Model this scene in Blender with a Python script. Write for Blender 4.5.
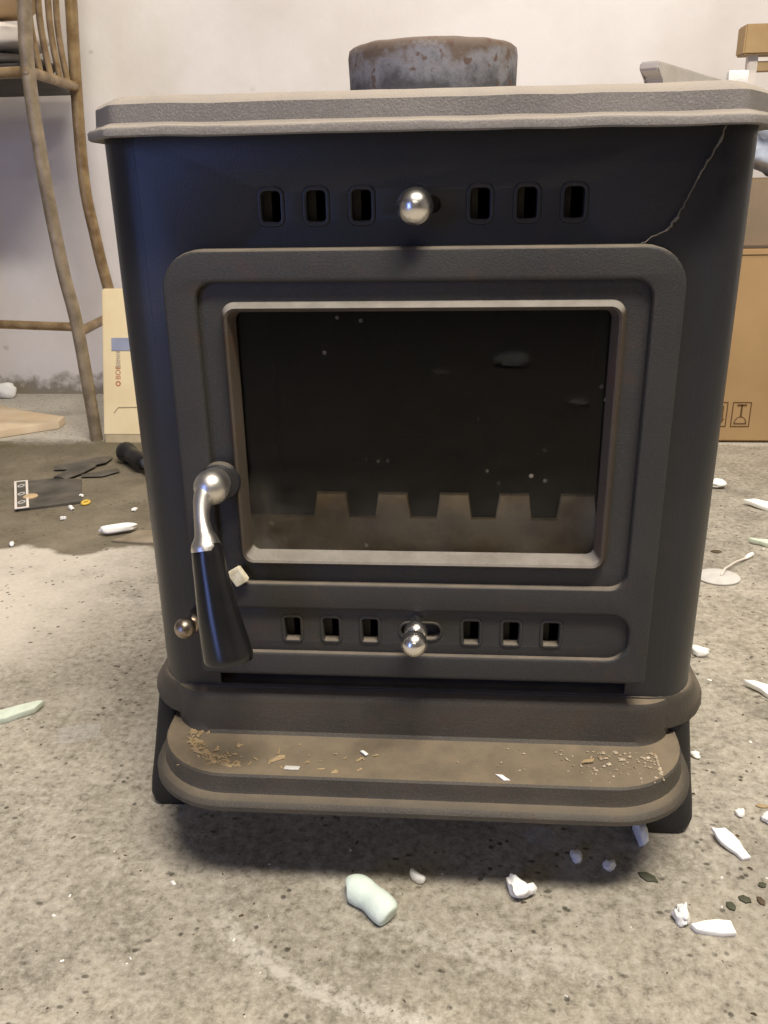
import bpy, bmesh, math, random
from mathutils import Vector, Matrix, noise as mnoise

for o in list(bpy.data.objects):
    bpy.data.objects.remove(o)
scene = bpy.context.scene
COL = scene.collection
PI = math.pi

# ------------------------------------------------------------------ camera
cam_data = bpy.data.cameras.new('camera')
cam_data.sensor_fit = 'VERTICAL'
cam_data.sensor_height = 36.0
cam_data.lens = 36.0 * 860.0 / 1024.0
cam_data.clip_start = 0.02
cam = bpy.data.objects.new('camera', cam_data)
COL.objects.link(cam)
_r = Vector((0.9970, 0.0760, -0.0161)); _d = Vector((0.0123, -0.3587, -0.9334)); _f = Vector((-0.0767, 0.9304, -0.3585))
_f.normalize(); _r = (_r - _f * _r.dot(_f)).normalized(); _d = _f.cross(_r)
cam.matrix_world = Matrix(((_r.x, -_d.x, -_f.x, 0.0218), (_r.y, -_d.y, -_f.y, -0.6011), (_r.z, -_d.z, -_f.z, 0.5329), (0, 0, 0, 1)))
scene.camera = cam

# ------------------------------------------------------------------ world, lights, exposure
world = bpy.data.worlds.new('world'); scene.world = world
world.use_nodes = True
world.node_tree.nodes['Background'].inputs[0].default_value = (0.55, 0.6, 0.7, 1)
world.node_tree.nodes['Background'].inputs[1].default_value = 0.15

def area(name, loc, target, sx, sy, power, color):
    l = bpy.data.lights.new(name, 'AREA'); l.shape = 'RECTANGLE'
    l.size = sx; l.size_y = sy; l.energy = power; l.color = color
    o = bpy.data.objects.new(name, l); COL.objects.link(o)
    o.location = loc
    o.rotation_euler = (Vector(target) - Vector(loc)).to_track_quat('-Z', 'Y').to_euler()
    return o
area('ceiling_tube_near_wall', (0.10, 0.50, 2.60), (0.10, 0.75, 0), 1.5, 0.30, 31, (1.0, 0.90, 0.79))
area('ceiling_tube_front', (0.45, -0.80, 2.60), (0.35, -0.45, 0), 1.3, 0.28, 106, (1.0, 0.91, 0.78))
area('added_fill_far', (0.30, -3.20, 2.60), (0.3, -3.1, 0), 1.5, 0.30, 12, (1.0, 0.92, 0.80))  # added lamp: lifts the ambient light and gives the steel parts highlights
area('doorway_daylight', (-2.10, -3.00, 0.95), (0.0, 0.0, 0.40), 0.9, 1.7, 25, (0.26, 0.38, 1.0))

scene.view_settings.view_transform = 'Standard'
scene.view_settings.look = 'None'
scene.view_settings.exposure = 0.0
scene.view_settings.gamma = 1.0
scene.view_settings.use_curve_mapping = False

# ------------------------------------------------------------------ material helpers
class NT:
    def __init__(self, name):
        self.m = bpy.data.materials.new(name); self.m.use_nodes = True
        self.t = self.m.node_tree; self.n = self.t.nodes; self.l = self.t.links
        self.bsdf = self.n['Principled BSDF']
        self._geo = None; self._tc = None
    def link(self, a, b): self.l.new(a, b)
    def geo(self):
        if not self._geo: self._geo = self.n.new('ShaderNodeNewGeometry')
        return self._geo
    def pos(self): return self.geo().outputs['Position']
    def obj(self):
        if not self._tc: self._tc = self.n.new('ShaderNodeTexCoord')
        return self._tc.outputs['Object']
    def sep(self, s):
        x = self.n.new('ShaderNodeSeparateXYZ'); self.link(s, x.inputs[0]); return x.outputs
    def scale(self, s, v):
        x = self.n.new('ShaderNodeVectorMath'); x.operation = 'MULTIPLY'; self.link(s, x.inputs[0]); x.inputs[1].default_value = v; return x.outputs[0]
    def noise(self, vec, scale, detail=4, rough=0.55, dist=0.0):
        x = self.n.new('ShaderNodeTexNoise'); self.link(vec, x.inputs['Vector'])
        x.inputs['Scale'].default_value = scale; x.inputs['Detail'].default_value = detail
        x.inputs['Roughness'].default_value = rough; x.inputs['Distortion'].default_value = dist
        return x.outputs['Fac']
    def voro(self, vec, scale, rnd=1.0):
        x = self.n.new('ShaderNodeTexVoronoi'); self.link(vec, x.inputs['Vector'])
        x.inputs['Scale'].default_value = scale; x.inputs['Randomness'].default_value = rnd
        return x.outputs
    def map(self, s, a, b, c=0.0, d=1.0, smooth=False):
        x = self.n.new('ShaderNodeMapRange'); self.link(s, x.inputs[0])
        x.inputs[1].default_value = a; x.inputs[2].default_value = b; x.inputs[3].default_value = c; x.inputs[4].default_value = d
        if smooth: x.interpolation_type = 'SMOOTHSTEP'
        return x.outputs[0]
    def math(self, op, a, b=None):
        x = self.n.new('ShaderNodeMath'); x.operation = op
        for i, v in enumerate((a, b)):
            if v is None: continue
            if isinstance(v, (int, float)): x.inputs[i].default_value = v
            else: self.link(v, x.inputs[i])
        return x.outputs[0]
    def mix(self, fac, a, b, mode='MIX'):
        x = self.n.new('ShaderNodeMixRGB'); x.blend_type = mode
        for i, v in enumerate((fac, a, b)):
            if isinstance(v, (int, float)): x.inputs[i].default_value = v
            elif isinstance(v, (tuple, list)): x.inputs[i].default_value = (v[0], v[1], v[2], 1)
            else: self.link(v, x.inputs[i])
        return x.outputs[0]
    def bump(self, h, strength, dist):
        x = self.n.new('ShaderNodeBump'); x.inputs['Strength'].default_value = strength; x.inputs['Distance'].default_value = dist
        self.link(h, x.inputs['Height']); self.link(x.outputs[0], self.bsdf.inputs['Normal']); return x
    def base(self, c):
        if isinstance(c, (tuple, list)): self.bsdf.inputs['Base Color'].default_value = (c[0], c[1], c[2], 1)
        else: self.link(c, self.bsdf.inputs['Base Color'])
    def set(self, rough=None, metal=None, spec=None):
        if rough is not None:
            if isinstance(rough, (int, float)): self.bsdf.inputs['Roughness'].default_value = rough
            else: self.link(rough, self.bsdf.inputs['Roughness'])
        if metal is not None: self.bsdf.inputs['Metallic'].default_value = metal
        if spec is not None: self.bsdf.inputs['Specular IOR Level'].default_value = spec

def simple(name, c1, c2, scale=20, rough=0.6, metal=0.0, bump=0.0, bscale=60, spec=0.4, lo=0.35, hi=0.65):
    m = NT(name); f = m.noise(m.obj(), scale, 5)
    m.base(m.mix(m.map(f, lo, hi), c1, c2)); m.set(rough, metal, spec)
    if bump: m.bump(m.noise(m.obj(), bscale, 4), bump, 0.002)
    return m.m

def iron(name, base, base2, dust, dust_lo, dust_hi, dust_amt, rough=0.6, rust=0.0, grain=0.35, spec=0.35):
    """painted / cast iron: dark paint, fine sand grain, settled dust on faces that look up, rust blotches"""
    m = NT(name)
    p = m.pos()
    n1 = m.noise(p, 9, 4); n2 = m.noise(p, 800, 2, 0.5); n3 = m.noise(p, 45, 5, 0.65)
    c = m.mix(m.map(n1, 0.35, 0.65), base, base2)
    c = m.mix(m.map(n2, 0.50, 0.80, 0, 0.22), c, tuple(min(1, v * 2.6 + 0.01) for v in base2))
    if rust > 0:
        c = m.mix(m.math('MULTIPLY', m.map(n3, 0.55, 0.75), rust), c, (0.085, 0.045, 0.025))
    nz = m.sep(m.geo().outputs['Normal'])[2]
    d = m.map(nz, dust_lo, dust_hi, 0, 1, True)
    d = m.math('MULTIPLY', d, m.map(n3, 0.25, 0.65, 0.55, 1.0))
    d = m.math('MULTIPLY', d, dust_amt)
    c = m.mix(d, c, dust)
    m.base(c); m.set(m.map(d, 0, 1, rough, 0.9), 0.0, spec)
    m.bump(m.noise(p, 700, 2, 0.6), grain, 0.0006)
    return m.m

M = {}
M['body'] = iron('painted_steel', (0.0145, 0.0155, 0.0190), (0.0195, 0.0205, 0.0240), (0.16, 0.135, 0.10), 0.6, 0.95, 0.8, 0.40, 0.10, 0.25, 0.5)
M['side'] = M['body']
M['door'] = iron('cast_iron_door', (0.029, 0.0285, 0.029), (0.040, 0.038, 0.036), (0.215, 0.180, 0.138), 0.55, 0.97, 0.80, 0.55, 0.30, 0.6)
M['lip'] = iron('cast_iron_surround', (0.050, 0.040, 0.031), (0.075, 0.058, 0.043), (0.30, 0.28, 0.25), 0.15, 0.60, 0.75, 0.55, 0.60, 0.6)
M['top'] = iron('cast_iron_dusty_top', (0.160, 0.148, 0.140), (0.205, 0.190, 0.178), (0.285, 0.250, 0.212), 0.30, 0.85, 0.90, 0.75, 0.12, 0.7)
M['base'] = iron('cast_iron_base', (0.046, 0.042, 0.037), (0.078, 0.068, 0.053), (0.20, 0.165, 0.125), 0.10, 0.85, 0.80, 0.62, 0.25, 0.7)
M['tray'] = iron('cast_iron_ash_lip', (0.046, 0.042, 0.037), (0.078, 0.068, 0.053), (0.215, 0.172, 0.118), 0.82, 0.99, 0.93, 0.60, 0.35, 0.7)
M['leg'] = iron('cast_iron_leg', (0.016, 0.016, 0.016), (0.024, 0.023, 0.022), (0.10, 0.085, 0.07), 0.5, 0.95, 0.5, 0.6, 0.1, 0.5)
M['soot'] = simple('sooty_firebox', (0.006, 0.006, 0.006), (0.014, 0.012, 0.010), 12, 0.9)
M['slider'] = simple('sooty_air_slide', (0.020, 0.018, 0.016), (0.045, 0.038, 0.030), 40, 0.8)
M['guard'] = simple('ash_coated_iron', (0.36, 0.25, 0.105), (0.84, 0.62, 0.28), 26, 0.9, bump=0.4, bscale=60, lo=0.30, hi=0.62)
M['steel'] = simple('satin_steel', (0.76, 0.73, 0.68), (0.86, 0.83, 0.78), 60, 0.36, 1.0)
M['ball'] = simple('polished_steel', (0.78, 0.76, 0.73), (0.88, 0.86, 0.83), 80, 0.26, 1.0)
M['pin'] = simple('tarnished_steel', (0.20, 0.15, 0.10), (0.50, 0.44, 0.38), 160, 0.36, 1.0)
M['grip'] = simple('black_bakelite', (0.008, 0.008, 0.009), (0.014, 0.014, 0.014), 30, 0.22, spec=0.55)

def collar_mat():
    m = NT('rusted_flue_collar'); p = m.pos(); z = m.sep(p)[2]
    big = m.noise(p, 38, 6, 0.7); sp = m.noise(p, 160, 3, 0.6)
    c = m.mix(m.map(sp, 0.4, 0.7), (0.070, 0.072, 0.080), (0.100, 0.102, 0.112))
    zz = m.math('ADD', z, m.map(big, 0.2, 0.8, -0.018, 0.018))
    c = m.mix(m.map(zz, 0.598, 0.612), c, (0.21, 0.21, 0.235))
    c = m.mix(m.map(zz, 0.611, 0.621), c, (0.120, 0.090, 0.072))
    c = m.mix(m.map(m.noise(p, 120, 3, 0.5), 0.60, 0.66, 0, 0.85), c, (0.10, 0.06, 0.045))
    m.base(c); m.set(0.7, 0.0, 0.3); m.bump(big, 0.5, 0.002)
    return m.m
M['collar'] = collar_mat()

def glass_mat():
    m = NT('sooted_stove_glass'); p = m.pos(); s = m.sep(p)
    m.n.remove(m.bsdf)
    out = m.n['Material Output']
    tr = m.n.new('ShaderNodeBsdfTransparent'); tr.inputs[0].default_value = (0.95, 0.94, 0.92, 1)
    gl = m.n.new('ShaderNodeBsdfGlossy'); gl.inputs['Roughness'].default_value = 0.025; gl.inputs[0].default_value = (0.95, 0.97, 1, 1)
    fr = m.n.new('ShaderNodeFresnel'); fr.inputs[0].default_value = 1.225
    mx = m.n.new('ShaderNodeMixShader'); m.link(fr.outputs[0], mx.inputs[0]); m.link(tr.outputs[0], mx.inputs[1]); m.link(gl.outputs[0], mx.inputs[2])
    df = m.n.new('ShaderNodeBsdfDiffuse'); df.inputs[0].default_value = (0.22, 0.20, 0.17, 1)
    n = m.noise(p, 16, 6, 0.65)
    low = m.map(s[2], 0.262, 0.335, 1, 0)              # ash film in the lower part and the left corner
    left = m.map(s[0], -0.130, -0.085, 1, 0)
    film = m.math('MULTIPLY', m.map(n, 0.40, 0.72), m.math('ADD', m.math('MULTIPLY', low, 0.22), m.math('MULTIPLY', m.math('MULTIPLY', left, low), 0.9)))
    spk = m.voro(p, 70)['Distance']
    spots = m.math('MULTIPLY', m.map(spk, 0.07, 0.14, 0.9, 0), m.map(m.noise(p, 17, 3), 0.55, 0.66))
    fac = m.math('MINIMUM', m.math('ADD', m.math('ADD', film, spots), 0.003), 1.0)
    mx2 = m.n.new('ShaderNodeMixShader'); m.link(fac, mx2.inputs[0]); m.link(mx.outputs[0], mx2.inputs[1]); m.link(df.outputs[0], mx2.inputs[2])
    m.link(mx2.outputs[0], out.inputs[0])
    return m.m
M['glass'] = glass_mat()

def floor_mat():
    m = NT('worn_concrete'); p = m.pos(); s = m.sep(p)
    x, y = s[0], s[1]
    big = m.noise(p, 2.2, 5, 0.6); mid = m.noise(p, 11, 6, 0.68); fine = m.noise(p, 120, 6, 0.75); grit = m.noise(p, 330, 3, 0.6)
    c = m.mix(m.map(mid, 0.32, 0.68), (0.185, 0.167, 0.135), (0.440, 0.405, 0.345))
    c = m.mix(m.map(big, 0.42, 0.62, 0, 0.45), c, (0.31, 0.28, 0.21))
    c = m.mix(m.map(fine, 0.48, 0.74, 0, 0.68), c, (0.60, 0.57, 0.50))
    c = m.mix(m.map(fine, 0.47, 0.30, 0, 0.85), c, (0.085, 0.076, 0.057))
    c = m.mix(m.map(grit, 0.56, 0.74, 0, 0.45), c, (0.56, 0.53, 0.47))
    # chalky pale area to the left of the stove
    wob = m.map(m.noise(p, 6.5, 4, 0.6), 0.2, 0.8, -0.20, 0.20)
    xa = m.math('ADD', x, wob); ya = m.math('ADD', y, m.map(m.noise(p, 5.0, 3, 0.5), 0.2, 0.8, -0.07, 0.07))
    pale = m.math('MULTIPLY', m.map(xa, -0.35, -0.56, 0, 1), m.math('MULTIPLY', m.map(ya, 0.10, 0.30), m.map(ya, 0.585, 0.600, 1, 0)))
    c = m.mix(m.math('MULTIPLY', pale, 0.70), c, (0.66, 0.61, 0.53))
    # damp, olive stain behind it, with a hard wavy edge
    st = m.math('MULTIPLY', m.map(m.math('ADD', x, m.math('MULTIPLY', wob, 0.4)), -0.15, -0.35), m.math('MULTIPLY', m.map(ya, 0.592, 0.602), m.map(ya, 1.20, 1.16)))
    c = m.mix(m.math('MULTIPLY', st, 0.86), c, m.mix(m.map(mid, 0.3, 0.7), (0.105, 0.088, 0.056), (0.205, 0.172, 0.118)))
    # moss and dirt at the edge of the stain
    moss = m.math('MULTIPLY', m.math('MULTIPLY', m.map(ya, 1.05, 1.13), m.map(ya, 1.24, 1.19)), m.map(mid, 0.45, 0.6))
    c = m.mix(m.math('MULTIPLY', moss, m.map(x, -0.3, -0.5, 0, 0.75)), c, (0.095, 0.082, 0.035))
    # whitish floor next to the wall
    c = m.mix(m.math('MULTIPLY', m.map(ya, 1.19, 1.22), m.map(fine, 0.3, 0.6, 0.35, 0.75)), c, (0.60, 0.57, 0.50))
    # grey green oil patch on the right
    oil = m.noise(m.scale(p, (1, 1.6, 1)), 5.0, 4, 0.6)
    c = m.mix(m.math('MULTIPLY', m.map(oil, 0.54, 0.68, 0, 0.55), m.map(x, 0.1, 0.35)), c, (0.150, 0.140, 0.110))
    # dark crumbs pressed into the surface
    v = m.voro(p, 95); crumbs = m.math('MULTIPLY', m.map(v['Distance'], 0.16, 0.26, 1, 0), m.map(m.noise(p, 24, 4, 0.6), 0.52, 0.60))
    c = m.mix(m.math('MULTIPLY', crumbs, 0.85), c, (0.052, 0.046, 0.036))
    v2 = m.voro(m.scale(p, (1.0, 1.7, 1.0)), 46); crumbs2 = m.math('MULTIPLY', m.map(v2['Distance'], 0.10, 0.17, 1, 0), m.map(m.noise(p, 13, 3, 0.6), 0.50, 0.58))
    c = m.mix(m.math('MULTIPLY', crumbs2, 0.8), c, (0.060, 0.055, 0.040))
    # two scraped arcs and a straight scuff
    def arc(cx, cy, r, w, x0, x1, amt):
        dx = m.math('SUBTRACT', x, cx); dy = m.math('SUBTRACT', y, cy)
        d = m.math('SQRT', m.math('ADD', m.math('MULTIPLY', dx, dx), m.math('MULTIPLY', dy, dy)))
        e = m.math('ABSOLUTE', m.math('SUBTRACT', d, r))
        k = m.map(m.math('ADD', e, m.map(fine, 0.3, 0.7, w * 0.8, -w * 0.5)), 0, w, 1, 0, True)
        k = m.math('MULTIPLY', k, m.math('MULTIPLY', m.map(x, x0, x0 + 0.02), m.map(x, x1, x1 - 0.02)))
        return m.math('MULTIPLY', k, amt)
    c = m.mix(arc(0.035, 0.08, 0.262, 0.014, -0.165, 0.03, 0.42), c, (0.68, 0.65, 0.59))
    c = m.mix(arc(0.18, 0.25, 0.40, 0.014, -0.10, 0.10, 0.30), c, (0.64, 0.61, 0.55))
    c = m.mix(arc(-0.02, -0.46, 0.36, 0.018, 0.02, 0.15, 0.32), c, (0.62, 0.59, 0.53))
    c = m.mix(arc(-0.40, 1.60, 1.17, 0.014, -0.47, -0.25, 0.45), c, (0.60, 0.57, 0.52))
    m.base(c); m.set(m.map(mid, 0.3, 0.7, 0.72, 0.92), 0.0, 0.3)
    h = m.math('ADD', m.math('MULTIPLY', fine, 0.7), m.math('MULTIPLY', grit, 0.3))
    m.bump(h, 0.55, 0.004)
    return m.m
M['floor'] = floor_mat()

def wall_mat():
    m = NT('stained_white_plaster'); p = m.pos(); z = m.sep(p)[2]
    n = m.noise(p, 2.6, 5, 0.6); f = m.noise(p, 26, 5, 0.6)
    c = m.mix(m.map(n, 0.35, 0.65), (0.67, 0.635, 0.605), (0.79, 0.765, 0.750))
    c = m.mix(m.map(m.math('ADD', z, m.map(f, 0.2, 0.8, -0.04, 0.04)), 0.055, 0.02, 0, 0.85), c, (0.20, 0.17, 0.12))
    v = m.voro(m.scale(p, (1, 1, 1.3)), 9); sp = m.math('MULTIPLY', m.map(v['Distance'], 0.05, 0.10, 1, 0), m.map(m.noise(p, 7, 4), 0.50, 0.6))
    c = m.mix(m.math('MULTIPLY', sp, 0.6), c, (0.30, 0.26, 0.21))
    m.base(c); m.set(0.85, 0, 0.2); m.bump(f, 0.25, 0.004)
    return m.m
M['wall'] = wall_mat()
M['dimwall'] = simple('bare_block_wall', (0.20, 0.19, 0.175), (0.27, 0.255, 0.235), 4, 0.9, bump=0.2, bscale=30)
M['ceiling'] = simple('grey_ceiling_board', (0.34, 0.33, 0.31), (0.42, 0.41, 0.39), 3, 0.9)
M['card'] = simple('brown_cardboard', (0.36, 0.235, 0.115), (0.43, 0.285, 0.145), 5, 0.8, bump=0.1, bscale=120)
M['card2'] = simple('dull_cardboard_under_film', (0.17, 0.115, 0.06), (0.25, 0.17, 0.09), 5, 0.45, bump=0.5, bscale=14)
M['ink'] = simple('brown_print_ink', (0.10, 0.055, 0.022), (0.13, 0.075, 0.03), 60, 0.8)
M['foam'] = simple('white_foam', (0.86, 0.86, 0.83), (0.93, 0.93, 0.90), 60, 0.8, bump=0.25, bscale=260)
M['mint'] = simple('pale_green_foam', (0.66, 0.78, 0.70), (0.76, 0.86, 0.79), 60, 0.75, bump=0.25, bscale=260)
M['mint2'] = simple('dull_green_foam', (0.56, 0.64, 0.53), (0.70, 0.77, 0.66), 60, 0.8, bump=0.3, bscale=200)
M['cream'] = simple('cream_card', (0.72, 0.60, 0.36), (0.80, 0.69, 0.45), 6, 0.6, bump=0.05, bscale=40)
M['creamdark'] = simple('worn_cream_card', (0.36, 0.30, 0.19), (0.48, 0.40, 0.26), 20, 0.8)
M['bluelabel'] = simple('blue_grey_label', (0.25, 0.28, 0.38), (0.30, 0.33, 0.43), 30, 0.5)
M['redink'] = simple('red_brown_ink', (0.42, 0.16, 0.08), (0.48, 0.20, 0.11), 60, 0.7)
M['greyink'] = simple('grey_ink', (0.36, 0.31, 0.25), (0.42, 0.37, 0.30), 60, 0.7)
M['cane'] = simple('worn_brass_tube', (0.20, 0.130, 0.062), (0.36, 0.260, 0.140), 34, 0.36, 0.30, bump=0.3, bscale=90)
M['canegrey'] = simple('greyed_tube', (0.20, 0.160, 0.110), (0.34, 0.275, 0.195), 34, 0.38, 0.25, bump=0.3, bscale=90)
M['seatdark'] = simple('dark_seat_board', (0.030, 0.026, 0.022), (0.055, 0.048, 0.040), 14, 0.7)
M['cushion'] = simple('off_white_cloth', (0.66, 0.60, 0.54), (0.76, 0.71, 0.65), 8, 0.9, bump=0.2, bscale=40)
M['tancloth'] = simple('tan_cloth', (0.48, 0.34, 0.19), (0.58, 0.43, 0.26), 8, 0.9)
M['ply'] = simple('pale_plywood', (0.60, 0.46, 0.30), (0.74, 0.62, 0.45), 7, 0.75, bump=0.1)
M['plyedge'] = simple('plywood_edge', (0.38, 0.30, 0.18), (0.48, 0.39, 0.25), 50, 0.8)
M['scrapwood'] = simple('weathered_board', (0.20, 0.165, 0.115), (0.30, 0.255, 0.185), 22, 0.85)
M['woodblock'] = simple('tan_wood', (0.36, 0.24, 0.11), (0.47, 0.33, 0.17), 10, 0.7)
M['rubber'] = simple('black_rubber', (0.010, 0.010, 0.010), (0.022, 0.022, 0.022), 40, 0.45)
M['bluesteel'] = simple('blued_steel', (0.16, 0.18, 0.22), (0.26, 0.28, 0.32), 60, 0.35, 0.8)
M['blackplastic'] = simple('dark_plastic', (0.055, 0.050, 0.042), (0.125, 0.112, 0.090), 22, 0.5, bump=0.3, bscale=40)
M['yellow'] = simple('yellow_plastic', (0.70, 0.46, 0.06), (0.78, 0.54, 0.10), 60, 0.5)
M['ivory'] = simple('ivory_chip', (0.56, 0.50, 0.33), (0.80, 0.76, 0.62), 180, 0.7)
M['bag'] = simple('pale_blue_plastic', (0.42, 0.48, 0.58), (0.62, 0.68, 0.76), 12, 0.3, bump=0.6, bscale=16)
M['greycast'] = simple('grey_cast_metal', (0.46, 0.43, 0.40), (0.56, 0.53, 0.50), 26, 0.7, bump=0.3, bscale=80)
M['leaf'] = simple('dark_flake', (0.055, 0.058, 0.036), (0.085, 0.086, 0.056), 60, 0.8)
M['leafbrown'] = simple('brown_flake', (0.070, 0.050, 0.028), (0.11, 0.08, 0.05), 60, 0.8)
M['web'] = simple('dusty_cobweb', (0.13, 0.115, 0.085), (0.20, 0.18, 0.14), 90, 0.95)
M['greypaper'] = simple('grey_paper', (0.50, 0.49, 0.47), (0.60, 0.59, 0.56), 60, 0.8)
M['crumb'] = simple('pale_crumbs', (0.30, 0.22, 0.13), (0.62, 0.54, 0.42), 120, 0.9)
M['shaving'] = simple('tan_shaving', (0.33, 0.24, 0.13), (0.42, 0.32, 0.19), 60, 0.9)
def film_mat():
    m = NT('clear_film'); m.base((0.75, 0.75, 0.74)); m.set(0.12, 0, 0.6)
    m.bsdf.inputs['Alpha'].default_value = 0.10
    m.bump(m.noise(m.obj(), 30, 3), 0.8, 0.004)
    return m.m
M['film'] = film_mat()

# ------------------------------------------------------------------ object helpers
def empty(name, loc=(0, 0, 0), rz=0):
    o = bpy.data.objects.new(name, None); COL.objects.link(o)
    o.empty_display_size = 0.02; o.location = loc; o.rotation_euler = (0, 0, rz)
    return o
def tag(o, label=None, cat=None, group=None, kind=None):
    if label: o['label'] = label
    if cat: o['category'] = cat
    if group: o['group'] = group
    if kind: o['kind'] = kind
    return o
def link_mesh(name, me, mat, parent=None, smooth=30):
    if mat is not None:
        me.materials.clear(); me.materials.append(M[mat])
    if smooth:
        for p in me.polygons: p.use_smooth = True
        me.set_sharp_from_angle(angle=math.radians(smooth))
    o = bpy.data.objects.new(name, me); COL.objects.link(o)
    if parent: o.parent = parent
    return o
def bm_mesh(bm, name):
    bmesh.ops.recalc_face_normals(bm, faces=bm.faces)
    me = bpy.data.meshes.new(name); bm.to_mesh(me); bm.free(); return me
def rrect(x0, x1, y0, y1, r, n=6):
    """rounded rectangle, r a number or (bl, br, tr, tl)"""
    if isinstance(r, (int, float)): r = (r,) * 4
    pts = []
    for (cx, cy, sx, sy, a0, rr) in ((x0, y0, 1, 1, PI, r[0]), (x1, y0, -1, 1, 1.5 * PI, r[1]), (x1, y1, -1, -1, 0, r[2]), (x0, y1, 1, -1, 0.5 * PI, r[3])):
        for k in range(n + 1):
            a = a0 + 0.5 * PI * k / n
            pts.append((cx + sx * rr + rr * math.cos(a), cy + sy * rr + rr * math.sin(a)))
    return pts
def plate_mesh(outline, holes, depth, bevel, name, bres=2):
    """flat plate with holes, bevelled edges, lying in XY, z in -depth..0"""
    cu = bpy.data.curves.new(name, 'CURVE'); cu.dimensions = '2D'; cu.fill_mode = 'BOTH'
    for poly in [outline] + list(holes):
        sp = cu.splines.new('POLY'); sp.points.add(len(poly) - 1)
        for i, (x, y) in enumerate(poly): sp.points[i].co = (x, y, 0, 1)
        sp.use_cyclic_u = True
    cu.extrude = max(0.00005, depth / 2 - bevel); cu.bevel_depth = bevel; cu.bevel_resolution = bres; cu.offset = -bevel
    ob = bpy.data.objects.new(name, cu); COL.objects.link(ob)
    dg = bpy.context.evaluated_depsgraph_get()
    me = bpy.data.meshes.new_from_object(ob.evaluated_get(dg))
    bpy.data.objects.remove(ob); bpy.data.curves.remove(cu)
    for v in me.vertices: v.co.z -= depth / 2
    bm = bmesh.new(); bm.from_mesh(me)
    bmesh.ops.remove_doubles(bm, verts=bm.verts, dist=1e-6)
    bmesh.ops.recalc_face_normals(bm, faces=bm.faces)
    bm.to_mesh(me); bm.free()
    me.name = name
    return me
def face_plate(name, outline, holes, yf, depth, bevel, mat, parent):
    """plate standing upright, its front face at y = yf, outline given in (x, z)"""
    me = plate_mesh(outline, holes, depth, bevel, name)
    for v in me.vertices: x, y, z = v.co; v.co = (x, yf - z, y)
    return link_mesh(name, me, mat, parent)
def flat_plate(name, outline, holes, ztop, depth, bevel, mat, parent=None):
    me = plate_mesh(outline, holes, depth, bevel, name)
    for v in me.vertices: v.co.z += ztop
    return link_mesh(name, me, mat, parent)
def loft(loops, close=True, cap0=False, cap1=False):
    bm = bmesh.new(); rows = []
    for lp in loops: rows.append([bm.verts.new(p) for p in lp])
    n = len(rows[0])
    for a, b in zip(rows, rows[1:]):
        for i in range(n if close else n - 1):
            j = (i + 1) % n
            bm.faces.new((a[i], a[j], b[j], b[i]))
    if cap0: bm.faces.new(rows[0][::-1])
    if cap1: bm.faces.new(rows[-1])
    return bm
def offset_poly(poly, d):
    """inset a convex counter-clockwise polygon by d"""
    n = len(poly); out = []
    for i in range(n):
        p0 = Vector(poly[i - 1]); p1 = Vector(poly[i]); p2 = Vector(poly[(i + 1) % n])
        e1 = (p1 - p0).normalized(); e2 = (p2 - p1).normalized()
        n1 = Vector((-e1.y, e1.x)); n2 = Vector((-e2.y, e2.x))
        k = n1 + n2; k = k / max(1e-6, k.dot(n1))
        out.append(tuple(p1 + k * d))
    return out
def tube(pts, radii, n=14, flat=1.0, caps=True, round_end=False):
    """tube through points with a radius at each, parallel transported; flat squashes one axis"""
    P = [Vector(p) for p in pts]; loops = []
    up = None
    for i, p in enumerate(P):
        t = (P[min(i + 1, len(P) - 1)] - P[max(i - 1, 0)]).normalized()
        if up is None: up = t.cross(Vector((1, 0, 0)) if abs(t.x) < 0.8 else Vector((0, 1, 0))).normalized()
        up = (up - t * up.dot(t)).normalized(); s = t.cross(up)
        r = radii[i] if isinstance(radii, (list, tuple)) else radii
        loops.append([p + (up * math.cos(a) * flat + s * math.sin(a)) * r for a in (2 * PI * k / n for k in range(n))])
    return loft(loops, True, caps, caps)
def smooth_path(pts, k=6):
    """Catmull-Rom through the points (any dimension, last entries such as a radius ride along)"""
    out = []; n = len(pts)
    for i in range(n - 1):
        p0 = pts[max(i - 1, 0)]; p1 = pts[i]; p2 = pts[i + 1]; p3 = pts[min(i + 2, n - 1)]
        for j in range(k):
            t = j / k
            out.append([0.5 * (2 * b + (c - a) * t + (2 * a - 5 * b + 4 * c - d) * t * t + (-a + 3 * b - 3 * c + d) * t ** 3) for a, b, c, d in zip(p0, p1, p2, p3)])
    out.append(list(pts[-1])); return out
def lathe_y(profile, cx, cz, n=28):
    """surface of revolution about an axis along y; profile of (radius, y)"""
    loops = [[(cx + r * math.cos(a), y, cz + r * math.sin(a)) for a in (2 * PI * k / n for k in range(n))] for r, y in profile]
    return loft(loops, True, True, True)
def box_bm(x0, x1, y0, y1, z0, z1, bevel=0.0, seg=2):
    bm = bmesh.new(); bmesh.ops.create_cube(bm, size=1)
    for v in bm.verts:
        v.co = ((x0 + x1) / 2 + v.co.x * (x1 - x0), (y0 + y1) / 2 + v.co.y * (y1 - y0), (z0 + z1) / 2 + v.co.z * (z1 - z0))
    if bevel: bmesh.ops.bevel(bm, geom=bm.edges[:], offset=bevel, segments=seg, affect='EDGES')
    return bm
def part(name, bm, mat, parent=None, smooth=30): return link_mesh(name, bm_mesh(bm, name), mat, parent, smooth)

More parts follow.
